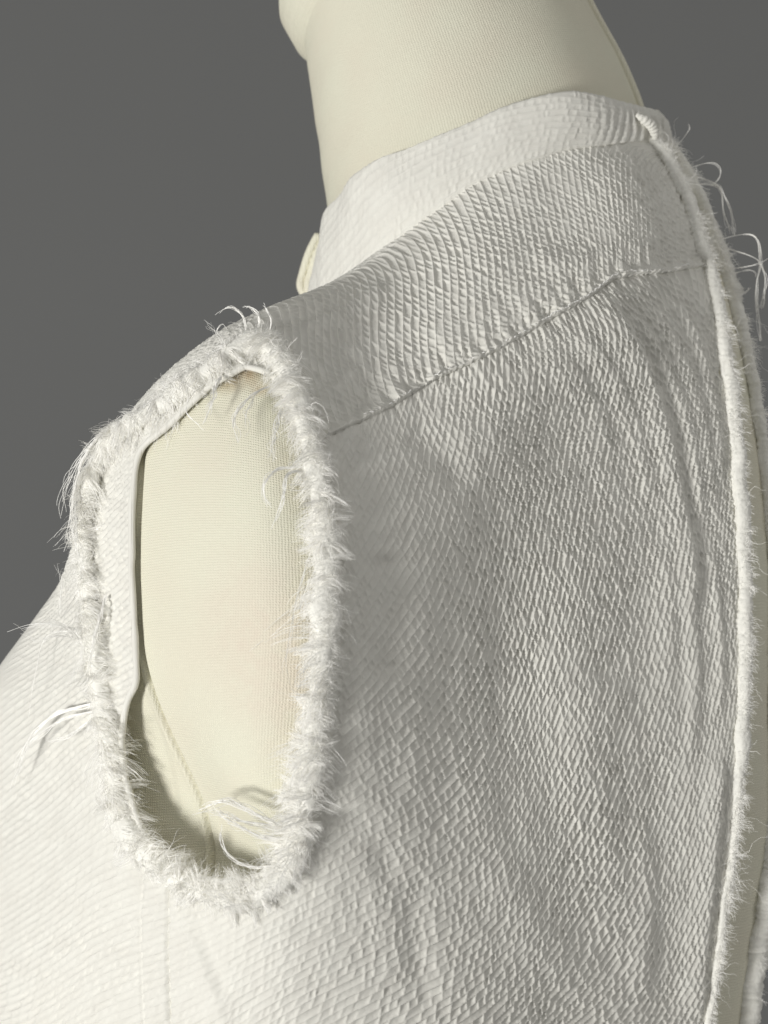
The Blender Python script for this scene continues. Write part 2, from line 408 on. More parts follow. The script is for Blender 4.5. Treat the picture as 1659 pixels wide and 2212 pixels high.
# large soft folds: (line in the frame, height mm, width left, width right)
FOLDS = [
 ([(1300,640),(1375,760),(1420,880),(1460,1040),(1490,1200),(1500,1350)], 1.8, 46, 12),
 ([(1420,650),(1485,800),(1520,950),(1540,1120)], 1.0, 30, 13),
 ([(1180,760),(1270,860),(1310,1000)], .6, 40, 20),
 ([(900,1000),(960,1060),(1010,1140),(1030,1300),(1030,1500),(1040,1720),(1090,1880),(1190,2060),(1260,2230)], .7, 70, 40),
 ([(840,1180),(850,1330),(840,1480)], -1.6, 50, 45),
 ([(1180,1480),(1190,1700),(1260,1950)], -.9, 60, 60),
 ([(1330,1450),(1290,1700),(1250,1950)], .7, 60, 50),
 ([(1400,1600),(1440,1900),(1440,2230)], -.5, 50, 40),
 ([(1560,1620),(1543,1800),(1525,2000),(1505,2230)], 1.6, 30, 9),
 ([(880,930),(960,990),(1000,1060)], -.8, 30, 30),
 ([(1350,650),(1440,800),(1490,960),(1520,1150)], .9, 15, 10),
 ([(1455,640),(1508,740),(1542,880),(1558,1060)], .9, 14, 9),
 ([(1240,700),(1330,830),(1378,960),(1410,1110)], .8, 24, 14),
 ([(1478,1250),(1500,1450),(1490,1650)], .8, 18, 13),
 ([(1535,1180),(1555,1400),(1550,1560)], .7, 12, 9),
 ([(1420,1150),(1445,1330),(1440,1520)], .6, 26, 16),
 ([(1380,1750),(1400,1950),(1380,2200)], .6, 30, 18),
 ([(700,1720),(780,1790),(850,1920)], -.5, 40, 34),
 ([(760,1820),(830,1960),(870,2130)], .4, 40, 30),
 ([(395,1940),(425,2050),(462,2150),(500,2260)], .8, 22, 14),
 ([(420,1960),(455,2060),(495,2160)], -.7, 14, 10),
 ([(920,1880),(900,2000),(930,2200)], -.8, 40, 30),
 ([(1110,860),(1000,760),(900,700),(760,660)], .5, 40, 30),
 ([(1290,560),(1200,560),(1150,540)], .8, 20, 24),
 ([(1330,600),(1270,575),(1230,620)], -.5, 16, 16),
 ([(640,720),(700,690),(800,640),(840,610)], 1.2, 18, 14),
 ([(690,860),(740,830),(770,790)], .9, 14, 14),
 ([(760,900),(790,850),(800,800)], -.9, 16, 14),
 ([(850,860),(860,820),(850,780)], .6, 14, 14),
]

def build_panel(u, v, mirrored, step):
    P = surf(u, v); nr, nc = P.shape[:2]
    Nn = grid_normals(P)*NSIGN
    Q = proj(P).reshape(-1, 2); Pf = P.reshape(-1, 3); Nf = Nn.reshape(-1, 3)
    uu = np.broadcast_to(u[:, None], (nr, nc)).ravel(); vv = np.broadcast_to(v[None], (nr, nc)).ravel()
    near = (vv > 1.6) & ((Nf*(np.array([0, -CAMD, 0])-Pf)).sum(1) > -0.08)
    sd, sp = seg_dist(Q, YOKE_L)
    yoke = (sd > 0) & (vv > 3.95) & (uu < 3.3)              # the polyline runs right to left, so its right side is upwards
    arm = inside(Q, ARM_C) & (vv > 2.2) & (vv < 5.6) & (uu > 1.7)
    # macro relief in metres, worked out on every third sample
    uk, vk = np.r_[u[:-1:step], u[-1]], np.r_[v[:-1:step], v[-1]]
    Pk = surf(uk, vk); Nk = (grid_normals(Pk)*NSIGN).reshape(-1, 3); Qk = proj(Pk).reshape(-1, 2); Pk = Pk.reshape(-1, 3)
    vvk = np.broadcast_to(vk[None], (len(uk), len(vk))).ravel()
    nk_ = (vvk > 1.6) & ((Nk*(np.array([0, -CAMD, 0])-Pk)).sum(1) > -0.08)
    hk = np.zeros(len(Qk))
    for line, mm, wl, wr in FOLDS:
        ln = crom(line, 10); pad = 2.6*max(wl, wr)
        m = nk_ & (Qk[:, 0] > ln[:, 0].min()-pad) & (Qk[:, 0] < ln[:, 0].max()+pad) & (Qk[:, 1] > ln[:, 1].min()-pad) & (Qk[:, 1] < ln[:, 1].max()+pad)
        if not m.any(): continue
        fd, fp = seg_dist(Qk[m], ln)
        w = np.where(fd > 0, wl, wr)
        hk[m] += mm*1e-3*np.exp(-(fd/w)**2)*smooth(0, .12, fp)*smooth(1, .85, fp)
    hk += 0.0011*vnoise(Qk[:, 0]/150, Qk[:, 1]/190, 31) + 0.0006*vnoise(Qk[:, 0]/60+9, Qk[:, 1]/80, 32)
    ad_, _ = seg_dist(Qk, ARM_C[::4])
    hk += nk_*.0012*np.exp(-(ad_/26)**2)*(vvk < 6)
    hk = hk.reshape(len(uk), len(vk))
    hk = np.stack([np.interp(u, uk, hk[:, j]) for j in range(len(vk))], 1)
    h = np.stack([np.interp(v, vk, hk[i]) for i in range(len(u))], 0).ravel()
    # yoke seam: the yoke lies over the back panel, its edge puckered by the stitching
    ad = np.abs(sd); vis = near & (vv > 4.3)
    puck = vnoise(sp*70, ad/60, 41) + .6*vnoise(sp*150, ad/30, 42)
    h += vis*np.where(yoke, .0013*np.exp(-(ad/13)**2) + .0024*puck*np.exp(-ad/42)*smooth(0, 6, ad), .0009*puck*np.exp(-ad/24))
    h -= vis*.00045*(.7+1.2*vnoise(sp*90, sp*0, 43))*np.exp(-(ad/2.6)**2)
    # side seam
    s2, _ = seg_dist(Q, SIDE)
    h += near*(uu > 5)*(-.0012*np.exp(-(s2/3.0)**2) + .0006*np.exp(-((s2-28)/22)**2) - .0008*np.exp(-((s2-58)/2.8)**2))
    # crinkle
    def field(key): return phase[key](uu, vv)
    aY, bY, aB, bB = field(('yoke', 'a')), field(('yoke', 'b')), field(('back', 'a')), field(('back', 'b'))
    a = np.where(yoke, aY, aB+.37); b = np.where(yoke, bY*1.6, bB)
    cr, aw = crinkle(a, b, 100 if mirrored else 0)
    amp = .00095*np.where(yoke, 1.0, .62-.27*smooth(3.9, 4.5, vv)+.35*((uu > 2.6) & (uu < 5) & (vv > 2.7) & (vv < 3.5))+.55*smooth(5.2, 6.1, vv)*(1-.62*smooth(5.0, 6.2, uu)*smooth(7.0, 5.7, vv)))*(1+.9*vnoise(a*.07, b*.07, 51))*np.where(yoke, .72, 1.0)
    amp = amp*(.55+.45*smooth(0, 10, ad)) if not mirrored else amp
    h = h + (amp*cr + .00011*vnoise(a*2.6, b*3.4, 53) + .00007*vnoise(a*6.3, b*7.1, 54))*smooth(1.5, 2.0, vv)
    spot = np.exp(-(((Q[:, 0]-750)/95)**2+((Q[:, 1]-830)/75)**2))*yoke*near
    h = h + spot*(.0016*vnoise(a*.7, b*.28, 55) + .0008*vnoise(a*1.3, b*.6, 56))
    P2 = Pf + Nf*h[:, None]
    weave = np.stack([aw*8, b*8, np.where(yoke, 3.0, 0.0)], -1)
    if mirrored:
        P2 = mirror(P2) + B*(.0042*smooth(8.0, 9.0, vv)*smooth(1480, 1900, Q[:, 1]))[:, None]
    F = grid_faces(nr, nc)
    if (NSIGN > 0) == mirrored: F = F[:, ::-1]
    armF = arm[F].sum(1) >= 2
    yF = yoke[F].sum(1) >= 2
    side = (s2 > 0) if True else None
    uc = uu[F].mean(1); vc = vv[F].mean(1)
    sF = s2[F].mean(1)
    front = (~yF) & np.where(uc > 5.4, sF > 0, vc < 3.95)
    front &= vc < 5.2
    return P2, F, weave, armF, yF, front

u_f = samples(NU, 0, .00034)
v_f = samples(NV, 1, .00033)
k0, k1 = np.searchsorted(v_f, 1.7), np.searchsorted(v_f, 4.3)
v_f = np.r_[v_f[:k0:8], v_f[k0:k1:2], v_f[k1:]]
u_f = u_f[u_f < 7.35]
u_f = np.r_[u_f, np.linspace(7.36, 8, 40)]
P2, F, W, armF, yF, frF = build_panel(u_f, v_f, False, 3)
print('dense grid', len(u_f), len(v_f))
for nm, msk in (('back_panel', ~armF & ~yF & ~frF), ('yoke', yF & ~armF), ('front_panel', frF & ~armF)):
    V_, F_, at_ = compact(P2, F[msk], {'weave': W})
    o = mesh_obj(nm, V_, F_, FABRIC, top, at_)
    if nm == 'yoke': YOKE_O = o
    if nm == 'back_panel': BACK_O = o
u_c = samples(NU, 0, .0010); v_c = samples(NV, 1, .0010)
P3, F, W, armF, yF, frF = build_panel(u_c, v_c, True, 1)
for nm, msk in (('back_panel', ~armF & ~yF & ~frF), ('yoke', yF & ~armF), ('front_panel', frF & ~armF)):
    V_, F_, at_ = compact(P3, F[msk], {'weave': W})
    mesh_obj(nm, V_, F_, FABRIC, top, at_)

# ------------------------------------------------------------------ dress form: torso under the cloth
uf = samples(NU, 0, .0020); vf = samples(NV, 1, .0020)
_d = samples(NV, 1, .0003); vf = np.r_[vf[vf < 2.2], _d[(_d >= 2.2) & (_d < 4.2)], vf[vf >= 4.2]]
Pf = surf(uf, vf); Nf = grid_normals(Pf)*NSIGN
Qf = proj(Pf)
q = Qf.reshape(-1, 2)
vff = np.broadcast_to(vf[None], Qf.shape[:2]).ravel(); uff = np.broadcast_to(uf[:, None], Qf.shape[:2]).ravel()
dl, dp = seg_dist(q, crom([(300,1150),(296,1350),(296,1500),(305,1640),(345,1770),(430,1855),(570,1890)], 20))
gap = .0045 - .0028*smooth(2.3, 2.8, vff)*smooth(5.0, 4.4, vff)*smooth(6.1, 5.6, uff) + (.0003+.0135*smooth(.25, .75, dp))*np.exp(-(np.abs(dl)/120)**2)*smooth(2.0, 2.6, vff)*smooth(5.9, 5.0, vff)
gap -= .0034*smooth(8.0, 9.0, vff)
sdl, _ = seg_dist(q, crom([(300,960),(287,1150),(290,1350),(311,1550),(344,1700),(374,1835),(390,1950)], 40))
vis_side = (np.broadcast_to(vf[None], Qf.shape[:2]).ravel() > 2.3) & (np.broadcast_to(vf[None], Qf.shape[:2]).ravel() < 5.5)
gap += vis_side*(.0026*np.exp(-(sdl/3.2)**2) - .0005*np.exp(-((sdl-9)/6.0)**2))
Pt = (Pf.reshape(-1, 3) - Nf.reshape(-1, 3)*gap[:, None]).reshape(Pf.shape)
# close across the centre back and centre front by mirroring
cb = Pt[:, -1:] - ((Pt[:, -1:]-C)@L)[..., None]*L + B*.0012
low_t = smooth(1480, 1900, Qf[:, -1, 1])[:, None, None]               # follows the far edge of the split lower down
cb = cb + B*.0030*low_t
far = mirror(Pt) + B*.0050*low_t*smooth(7.6, 9.0, vf)[None, :, None]
ring = np.concatenate([Pt, cb, far[:, ::-1][:, :-1]], 1)
arc_u = np.r_[0, np.cumsum(np.linalg.norm(np.diff(ring[:, ring.shape[1]//4], axis=0), axis=1))]
arc_v = np.r_[0, np.cumsum(np.linalg.norm(np.diff(ring[len(uf)//2], axis=0), axis=1))]
wv = np.stack(np.broadcast_arrays(arc_v[None, :, None]*1000, arc_u[:, None, None]*1000), -1).reshape(-1, 2)
wv = np.c_[wv, np.zeros(len(wv))]
F = grid_faces(ring.shape[0], ring.shape[1], True)
if NSIGN > 0: F = F
torso = mesh_obj('torso', ring.reshape(-1, 3), F, LINEN, form, {'weave': wv})
def add_stains(mat, spots):
    nt = mat.node_tree; p = nt.nodes['Principled BSDF']; src = p.inputs['Base Color'].links[0].from_socket
    geo = N(nt, 'ShaderNodeNewGeometry'); nz = N(nt, 'ShaderNodeTexNoise'); nz.inputs['Scale'].default_value = 260; nz.inputs['Detail'].default_value = 4
    nt.links.new(geo.outputs['Position'], nz.inputs['Vector'])
    for c, rad, col, am in spots:
        d = N(nt, 'ShaderNodeVectorMath', operation='DISTANCE'); d.inputs[1].default_value = tuple(c); nt.links.new(geo.outputs['Position'], d.inputs[0])
        mr = N(nt, 'ShaderNodeMapRange', interpolation_type='SMOOTHSTEP'); mr.inputs['From Min'].default_value = rad; mr.inputs['From Max'].default_value = 0; nt.links.new(d.outputs['Value'], mr.inputs[0])
        mu = N(nt, 'ShaderNodeMath', operation='MULTIPLY'); nt.links.new(mr.outputs[0], mu.inputs[0]); nt.links.new(nz.outputs['Fac'], mu.inputs[1])
        m2 = N(nt, 'ShaderNodeMath', operation='MULTIPLY'); m2.inputs[1].default_value = am; nt.links.new(mu.outputs[0], m2.inputs[0]); m2.use_clamp = True
        mx = N(nt, 'ShaderNodeMix', data_type='RGBA'); nt.links.new(m2.outputs[0], mx.inputs['Factor']); nt.links.new(src, mx.inputs['A']); mx.inputs['B'].default_value = (*col, 1)
        src = mx.outputs['Result']
    nt.links.new(src, p.inputs['Base Color'])
_sp = on_surface([(525,806), (482,822), (560,830), (540,1330), (600,1480)])[0]
add_stains(LINEN, [(_sp[0], .008, (.42, .28, .14), 1.3), (_sp[1], .006, (.36, .28, .15), 1.2), (_sp[2], .005, (.48, .33, .18), 1.0), (_sp[3], .035, (.72, .60, .52), .5), (_sp[4], .03, (.72, .58, .50), .5)])
# shoulder infill up to the neck is part of the torso; the neck stands on it

# neck: rings leaning forward, up to the slanted seam of its cap
FWD = -B
def ring_at(px, py, r, tilt, ang, rx=1.0, rl=1.0, y=0.0):
    e1 = FWD*math.cos(tilt) - UP*math.sin(tilt)
    return at_y(px, py, y) + r*(np.cos(ang)[:, None]*e1*rx + np.sin(ang)[:, None]*L*rl)
rows, cols = 80, 200
ang = np.linspace(0, 2*np.pi, cols, endpoint=False)
K = FPX/CAMD
ctl = [(917,-34,296,35), (971.5,125,318,28), (1031,299,347,20), (1066,442,358,14), (1085,620,362,10)]
ctl = spline_matrix(len(ctl), np.linspace(0, len(ctl)-1, rows)) @ np.array(ctl, float)
Vn = np.array([ring_at(c[0], c[1], c[2]/K, math.radians(c[3]), ang) for c in ctl])
# shallow weave-scale unevenness of the padding
Vn += (0.0006*vnoise(np.broadcast_to(np.arange(cols)/9., (rows, cols)), np.broadcast_to(np.arange(rows)[:, None]/7., (rows, cols)), 61))[..., None]*nrm(Vn - Vn.mean(1, keepdims=True))
wvn = np.stack(np.broadcast_arrays((ang*58)[None], np.linspace(0, 150, rows)[:, None]), -1).reshape(-1, 2)
neck = mesh_obj('neck', Vn.reshape(-1, 3), grid_faces(rows, cols, True), LINEN, form, {'weave': np.c_[wvn, np.zeros(len(wvn))]})
# cap over the top of the neck
t0 = math.radians(35); ax = UP*math.cos(t0) + FWD*math.sin(t0); r0 = 296/K
prof = [(0.985, -.0012), (1.0, .0003), (1.035, .004), (1.05, .009), (1.04, .014), (.99, .019), (.85, .0235), (.6, .026), (.3, .027), (.001, .0275)]
prof = crom(prof, 40)
Vc = np.array([ring_at(917, -34, r0*r, t0, ang) + ax*h for r, h in prof])
wvc = np.stack(np.broadcast_arrays((ang*55)[None], np.linspace(0, 70, 40)[:, None]), -1).reshape(-1, 2)
mesh_obj('neck_cap', Vc.reshape(-1, 3), grid_faces(40, cols, True), LINEN, form, {'weave': np.c_[wvc, np.zeros(len(wvc))]})
# twin corded seam up the back of the neck
for th, rr in ((math.pi+.20, .0013), (math.pi+.275, .0011)):
    j = th/(2*np.pi)*cols; j0 = int(j); f = j-j0
    pth = Vn[:, j0]*(1-f) + Vn[:, j0+1]*f
    pth = pth + nrm(pth - Vn.mean(1))*.0004
    Vt, Ft = tube(crom(pth[::4], 120), rr, 8)
    mesh_obj('back_seam', Vt, Ft, LINEN, neck, {'weave': Vt*1000})

# ------------------------------------------------------------------ stand collar
ctop = np.array([body(0,-5.6,8.1), body(2.5,-5.1,8.7), body(3.7,-4.3,9.4), body(4.6,-3.4,10.25), at(790,372,5.75), at(880,322,5.9), at(1010,268,5.35), at(1180,209,4.1), at(1300,214,2.35), at(1405,240,-.02)])
cbot = net[0] - UP*.001 + nrm(net[0]-C-UP*(net[0]@UP)[:, None])*.0012
vcol = np.linspace(0, NV-1, 560)
Wv = spline_matrix(NV, vcol)
cbot[-1] = at(1418,302,-.02)
tb, bt = Wv @ ctop, Wv @ cbot
out = nrm((bt+tb)/2 - C - UP*((bt+tb)/2 @ UP)[:, None]); out = nrm(out - UP*(out@UP)[:, None])
prof = [(-.22, .0010, 0), (.0, .0012, 0), (.3, .0026, 0), (.6, .0032, 0), (.9, .0030, 0), (1.0, .0026, 0), (1.02, .0016, 0), (.98, .0004, 0), (.8, .0002, 0)]
prof = crom(prof, 120)
Cg = np.array([bt + (tb-bt)*h + out*o for h, o, _ in prof])
Cn = nrm(np.gradient(Cg, axis=1)); Cn = np.cross(Cn, nrm(np.gradient(Cg, axis=0)))
if (Cn[30, 300]@(np.array([0, -CAMD, 0])-Cg[30, 300])) < 0: Cn = -Cn
Cn = nrm(Cn)
arcl = np.r_[0, np.cumsum(np.linalg.norm(np.diff(tb, axis=0), axis=1))]
hh = np.linspace(0, 1, 120)[:, None]; al = arcl[None]
A = hh*13 + 1.4*np.sin(al*40) + 5*(al/arcl[-1])**6*np.sin(al*900)*0
near_cb = smooth(.80, 1.0, al/arcl[-1])
Bp = al*1000/2.6 + hh*2
cr = crinkle(np.broadcast_to(A, Cg.shape[:2]).ravel(), np.broadcast_to(Bp, Cg.shape[:2]).ravel(), 200)[0].reshape(Cg.shape[:2])
gath = np.abs(np.sin(al*1000/2.2*np.pi/1.6 + 3*vnoise(np.broadcast_to(hh*3, Cg.shape[:2]), np.broadcast_to(al*120, Cg.shape[:2]), 71)))
lump = vnoise(np.broadcast_to(al*90, Cg.shape[:2]), np.broadcast_to(hh*2.5, Cg.shape[:2]), 72)
hgt = .00034*cr*(1-near_cb*.6) + .0016*lump + near_cb*(.0016*gath*smooth(0, .2, hh)*smooth(.95, .6, hh)) - .0008*np.exp(-((hh-.10)/.02)**2)
Cg = Cg + Cn*hgt[..., None]
wvc = np.stack([np.broadcast_to(A*8, Cg.shape[:2]), np.broadcast_to(Bp*8, Cg.shape[:2]), np.zeros(Cg.shape[:2])], -1).reshape(-1, 3)
full = np.concatenate([mirror(Cg[:, ::-1])[:, :-1], Cg], 1)
wfull = np.concatenate([wvc.reshape(120, -1, 3)[:, ::-1][:, :-1], wvc.reshape(120, -1, 3)], 1).reshape(-1, 3)
collar = mesh_obj('collar', full.reshape(-1, 3), grid_faces(full.shape[0], full.shape[1]), FABRIC, top, {'weave': wfull})

# small turned-back tab at the front of the collar
tabp = crom([at_y(690,505,.0), at_y(668,548,.002), at_y(655,590,.004), at_y(650,618,.004), at_y(662,640,.004)], 40)
for k, (dx, rr) in enumerate(((0, .0016), (.0028, .0018))):
    Vt, Ft = tube(tabp + np.array([dx, -.001*k, -.0008*k]), rr*np.r_[.4, np.ones(38), .6], 12)
    if k == 0: tab = mesh_obj('collar_tab', Vt, Ft, LINEN, top, {'weave': Vt*1000}, label='narrow cream turned edge at the front of the collar')
    else: mesh_obj('fold', Vt, Ft, LINEN, tab, {'weave': Vt*1000})

# ------------------------------------------------------------------ rolled raw edges of the back split
ue = np.linspace(0.02, 8, 1400)
edge = surf(ue, np.array([NV-1.0]))[:, 0]
edgeN = (grid_normals(surf(ue, np.linspace(NV-1.3, NV-1, 5)))*NSIGN)[:, -1]
se = np.r_[0, np.cumsum(np.linalg.norm(np.diff(edge, axis=0), axis=1))]
pathL = edge + edgeN*.0004
low = smooth(1480, 1900, proj(pathL)[:, 1])
pathR = mirror(pathL) + B*.0042*low[:, None]
def rolled(path, seed, pinch, far):
    n = len(path); sides = 22
    th = np.linspace(0, 2*np.pi, sides, endpoint=False)[None]; s_ = se[:, None]*1000
    w = 1 + .035*np.sin(2*np.pi*(s_/1.9 + .8*vnoise(s_/5+0*th, 0*s_+2*np.cos(th), seed)) + th) + .32*vnoise(s_/1.3+0*th, 2.5*np.cos(th)+0*s_, seed+1) + .42*vnoise(s_/7+0*th, 1.5*np.cos(th)+0*s_, seed+2)
    r = .0023*(1+.22*vnoise(se*1000/9, se*0, seed+3))
    r = r*(1-.45*np.exp(-((se-pinch)/.0022)**2))
    r[:6] *= np.linspace(.3, 1, 6)
    r *= 1+(.75 if far else -.45)*smooth(1600, 1900, proj(path)[:, 1])
    return tube(path, r, sides, w)
i575 = int(np.argmin(np.abs(proj(edge)[:, 1]-570)))
for k, pth in enumerate((pathL, pathR)):
    jit = np.stack([vnoise(se*1000/8+40*k, se*0+i, 81+i) for i in range(3)], -1)*.0012
    Vt, Ft = rolled(pth+jit, 90+10*k, se[i575], k == 1)
    mesh_obj('rolled_edge', Vt, Ft, CORD, top, label='frayed rolled edge on the %s side of the back split' % ('near', 'far')[k])

# ------------------------------------------------------------------ fibres
def grow(root, d0, length, K, curl, grav, seed):
    r = np.random.default_rng(seed); n = len(root)
    P = np.zeros((n, K, 3)); P[:, 0] = root; d = nrm(d0)
    ph = r.uniform(0, 6.28, (n, 3)); fr = r.uniform(.5, 2.2, (n, 3)); ax_ = nrm(r.normal(size=(n, 3)))
    for k in range(1, K):
        t = k/(K-1)
        bend = np.sin(fr*t*6.28+ph)*ax_
        d = nrm(d + curl[:, None]*bend*(3.0/K) - UP*grav[:, None]*(1.2/K))
        P[:, k] = P[:, k-1] + d*(length/(K-1))[:, None]
    return P

TRIM = [(555,738),(492,782),(425,828),(350,884),(282,925),(228,985),(202,1070),(190,1180),(200,1300),(212,1400),(226,1500),(245,1600),(255,1700),(285,1800),(350,1868),(430,1915),(520,1938),(600,1905),(640,1820),(662,1700),(680,1560),(697,1400),(702,1250),(696,1120),(676,990),(645,880),(610,790)]
trim_px = crom(TRIM+[TRIM[0]], 700)
tp, tn = on_surface(trim_px)
ker = np.ones(9)/9
def circ_smooth(a, k=4):
    for _ in range(k):
        a = sum(np.roll(a, j, 0) for j in range(-4, 5))/9
    return a
tp = circ_smooth(tp, 3); tn = nrm(circ_smooth(tn, 5))
tt = nrm(np.roll(tp, -1, 0)-np.roll(tp, 1, 0))
ctr = on_surface([(450,1350)])[0][0]
ts = nrm(np.cross(tn, tt))
ts = ts*np.sign(((ctr-tp)*ts).sum(1).mean())                 # towards the middle of the armhole
sa = np.r_[0, np.cumsum(np.linalg.norm(np.diff(tp, axis=0), axis=1))]
tp = tp + tn*.0016
# the padded, matted body of the frayed trim
n = len(tp); sides = 20
th = np.linspace(0, 2*np.pi, sides, endpoint=False)[None]; s_ = sa[:, None]*1000
rt = .0034*(1+.55*vnoise(sa*1000/7, sa*0, 301)); rt[-30:] = np.linspace(rt[-30], rt[0], 30)
lumps = 1+.40*vnoise(s_/4+0*th, 1.6*np.cos(th)+0*s_, 300)+.14*vnoise(s_/1.2+0*th, 3*np.cos(th)+0*s_, 302)
ring_ = tp[:, None] + (rt[:, None]*lumps)[..., None]*(np.cos(th)[..., None]*ts[:, None]*1.05 + np.sin(th)[..., None]*tn[:, None]*.75)
Ft = grid_faces(n, sides, True); jj = np.arange(sides)
Ft = np.r_[Ft, np.stack([(n-1)*sides+jj, jj, (jj+1) % sides, (n-1)*sides+(jj+1) % sides], -1)]
trim = mesh_obj('armhole_trim', ring_.reshape(-1, 3), Ft, CORD, top)

def fringe(n, seed, lo, hi, rad, pitch, radial, out_share, curl, grav, K=8):
    """fibres in matted tufts that lie round the body of the trim and flare at its edges"""
    r = np.random.default_rng(seed)
    nt_ = int(sa[-1]*1000/pitch)
    t_i = np.sort(r.integers(0, len(tp), nt_)); t_out = r.uniform(size=nt_) < out_share
    t_ph = np.where(t_out, r.uniform(1.5, 2.9, nt_), r.uniform(-.2, 2.2, nt_))
    t_tz = r.normal(0, .38, nt_); t_len = r.uniform(lo, hi, nt_)*np.where(t_out, .65, 1); t_rad = radial*r.uniform(0, 1.7, nt_); t_sd = r.uniform(.15, .5, nt_)
    k = r.integers(0, nt_, n)
    i = np.clip(t_i[k]+np.round(r.normal(0, pitch*.55/(sa[-1]*1000)*len(tp), n)).astype(int), 0, len(tp)-1)
    ph = t_ph[k]+r.normal(0, .35, n); out_ = t_out[k]
    er = ts[i]*np.cos(ph)[:, None]*1.05 + tn[i]*np.sin(ph)[:, None]*.75
    dp = (-ts[i]*np.sin(ph)[:, None] + tn[i]*np.cos(ph)[:, None])*np.where(out_, 1, -1)[:, None]
    d = dp + er*t_rad[k][:, None] + tt[i]*t_tz[k][:, None] + r.normal(size=(n, 3))*(t_sd[k]*.4)[:, None]
    root = tp[i] + er*(rt[i]*r.uniform(.7, 1.02, n))[:, None]
    length = t_len[k]*r.uniform(.55, 1.1, n)
    P = grow(root, d, length, K, curl*r.uniform(.4, 1.3, n), np.full(n, grav), seed+5)
    # neighbours in a tuft share its bend and draw together
    ax2 = r.normal(size=(nt_, 3)); tl = np.linspace(0, 1, K)[None, :, None]
    P = P + (ax2[k]*(length*.22)[:, None])[:, None]*tl**2
    cen = np.zeros((nt_, K, 3)); cnt = np.zeros(nt_)
    np.add.at(cen, k, P); np.add.at(cnt, k, 1); cen /= np.maximum(cnt, 1)[:, None, None]
    P = P + (cen[k]-P)*(.38*tl**1.3)
    return strands(P, rad*r.uniform(.7, 1.3, n), rad*.45)
Vs = []; Fs = []; o_ = 0
for args in ((15000, 401, .005, .0100, .00008, .8, .30, .36, .7, .6), (8000, 402, .003, .0065, .00006, .5, .6, .45, 1.6, .4), (900, 403, .008, .017, .00008, 5.0, .5, .25, 1.2, 1.2), (5000, 404, .005, .011, .000042, .4, .6, .4, 1.8, .6)):
    a_, b_ = fringe(*args); Vs.append(a_); Fs.append(b_+o_); o_ += len(a_)
mesh_obj('frayed_fringe', np.concatenate(Vs), np.concatenate(Fs), FIBRE, trim, kind='stuff', flat=True)
# turned hem round the armhole opening
hp, hn = on_surface(crom(ARMHOLE+[ARMHOLE[0]], 260))
hn = nrm(circ_smooth(hn, 3)); hp = (np.roll(hp, 1, 0)+hp+np.roll(hp, -1, 0))/3; hp = (np.roll(hp, 1, 0)+hp+np.roll(hp, -1, 0))/3
Vt, Ft = tube(np.r_[hp, hp[:1]]+np.r_[hn, hn[:1]]*.0006, .0010*(1+.3*vnoise(np.arange(261)/3., np.arange(261)*0., 311)), 8)
mesh_obj('armhole_hem', Vt, Ft, FABRIC, top, {'weave': Vt*3000})

# short fuzz on the rolled edges
Vs = []; Fs = []; o_ = 0
for k, pth in enumerate((pathL, pathR)):
    r = np.random.default_rng(500+k); n = 9000
    i = r.integers(10, len(pth)-1, n)
    nn = edgeN[i] if k == 0 else nrm(mirror(edgeN[i]+C)-C)
    side = nrm(np.cross(nn, nrm(np.gradient(pth, axis=0))[i])); side = side*np.sign((side@L))[:, None]*(-1 if k == 0 else 1)
    psi = r.normal(.9, .9, n)
    cl = vnoise(se[i]*1000/2.5, se[i]*0+k, 510)+.5
    d = side*np.cos(psi)[:, None] + nn*np.sin(psi)[:, None] + .6*r.normal(size=(n, 3))
    root = pth[i] + nrm(d)*.0016*(1-.4*smooth(1600, 1900, proj(pth[i])[:, 1]))[:, None]
    P = grow(root, d, r.uniform(.0008, .0032, n)*(.45+1.3*cl**2)*(1+.7*smooth(1600, 1900, proj(pth[i])[:, 1]))*np.where(r.uniform(size=n) > .97, 2.5, 1), 7, np.full(n, 1.9), np.full(n, .5), 520+k)
    tk = r.integers(20, len(pth)-5, 130); kk = r.integers(0, 130, 2400)          # pulled tufts
    ti = np.clip(tk[kk]+np.round(r.normal(0, 2.2, 2400)).astype(int), 0, len(pth)-1)
    tn_ = edgeN[ti] if k == 0 else nrm(mirror(edgeN[ti]+C)-C)
    tsd = nrm(np.cross(tn_, nrm(np.gradient(pth, axis=0))[ti])); tsd = tsd*np.sign((tsd@L))[:, None]*(-1 if k == 0 else 1)
    tph = r.normal(.25, .55, 130)[kk]
    td = tsd*np.cos(tph)[:, None]+tn_*np.sin(tph)[:, None]+.25*r.normal(size=(2400, 3))+(r.normal(size=(130, 3))*.4)[kk]
    Pt_ = grow(pth[ti]+nrm(td)*.0013, td, r.uniform(.0018, .0042, 130)[kk]*r.uniform(.6, 1.1, 2400), 7, np.full(2400, .8), np.full(2400, .5), 560+k)
    P = np.concatenate([P, Pt_]); n = len(P)
    a_, b_ = strands(P, .00008*r.uniform(.6, 1.3, n), .00003); Vs.append(a_); Fs.append(b_+o_); o_ += len(a_)
mesh_obj('edge_fuzz', np.concatenate(Vs), np.concatenate(Fs), FIBRE, top, kind='stuff', flat=True)

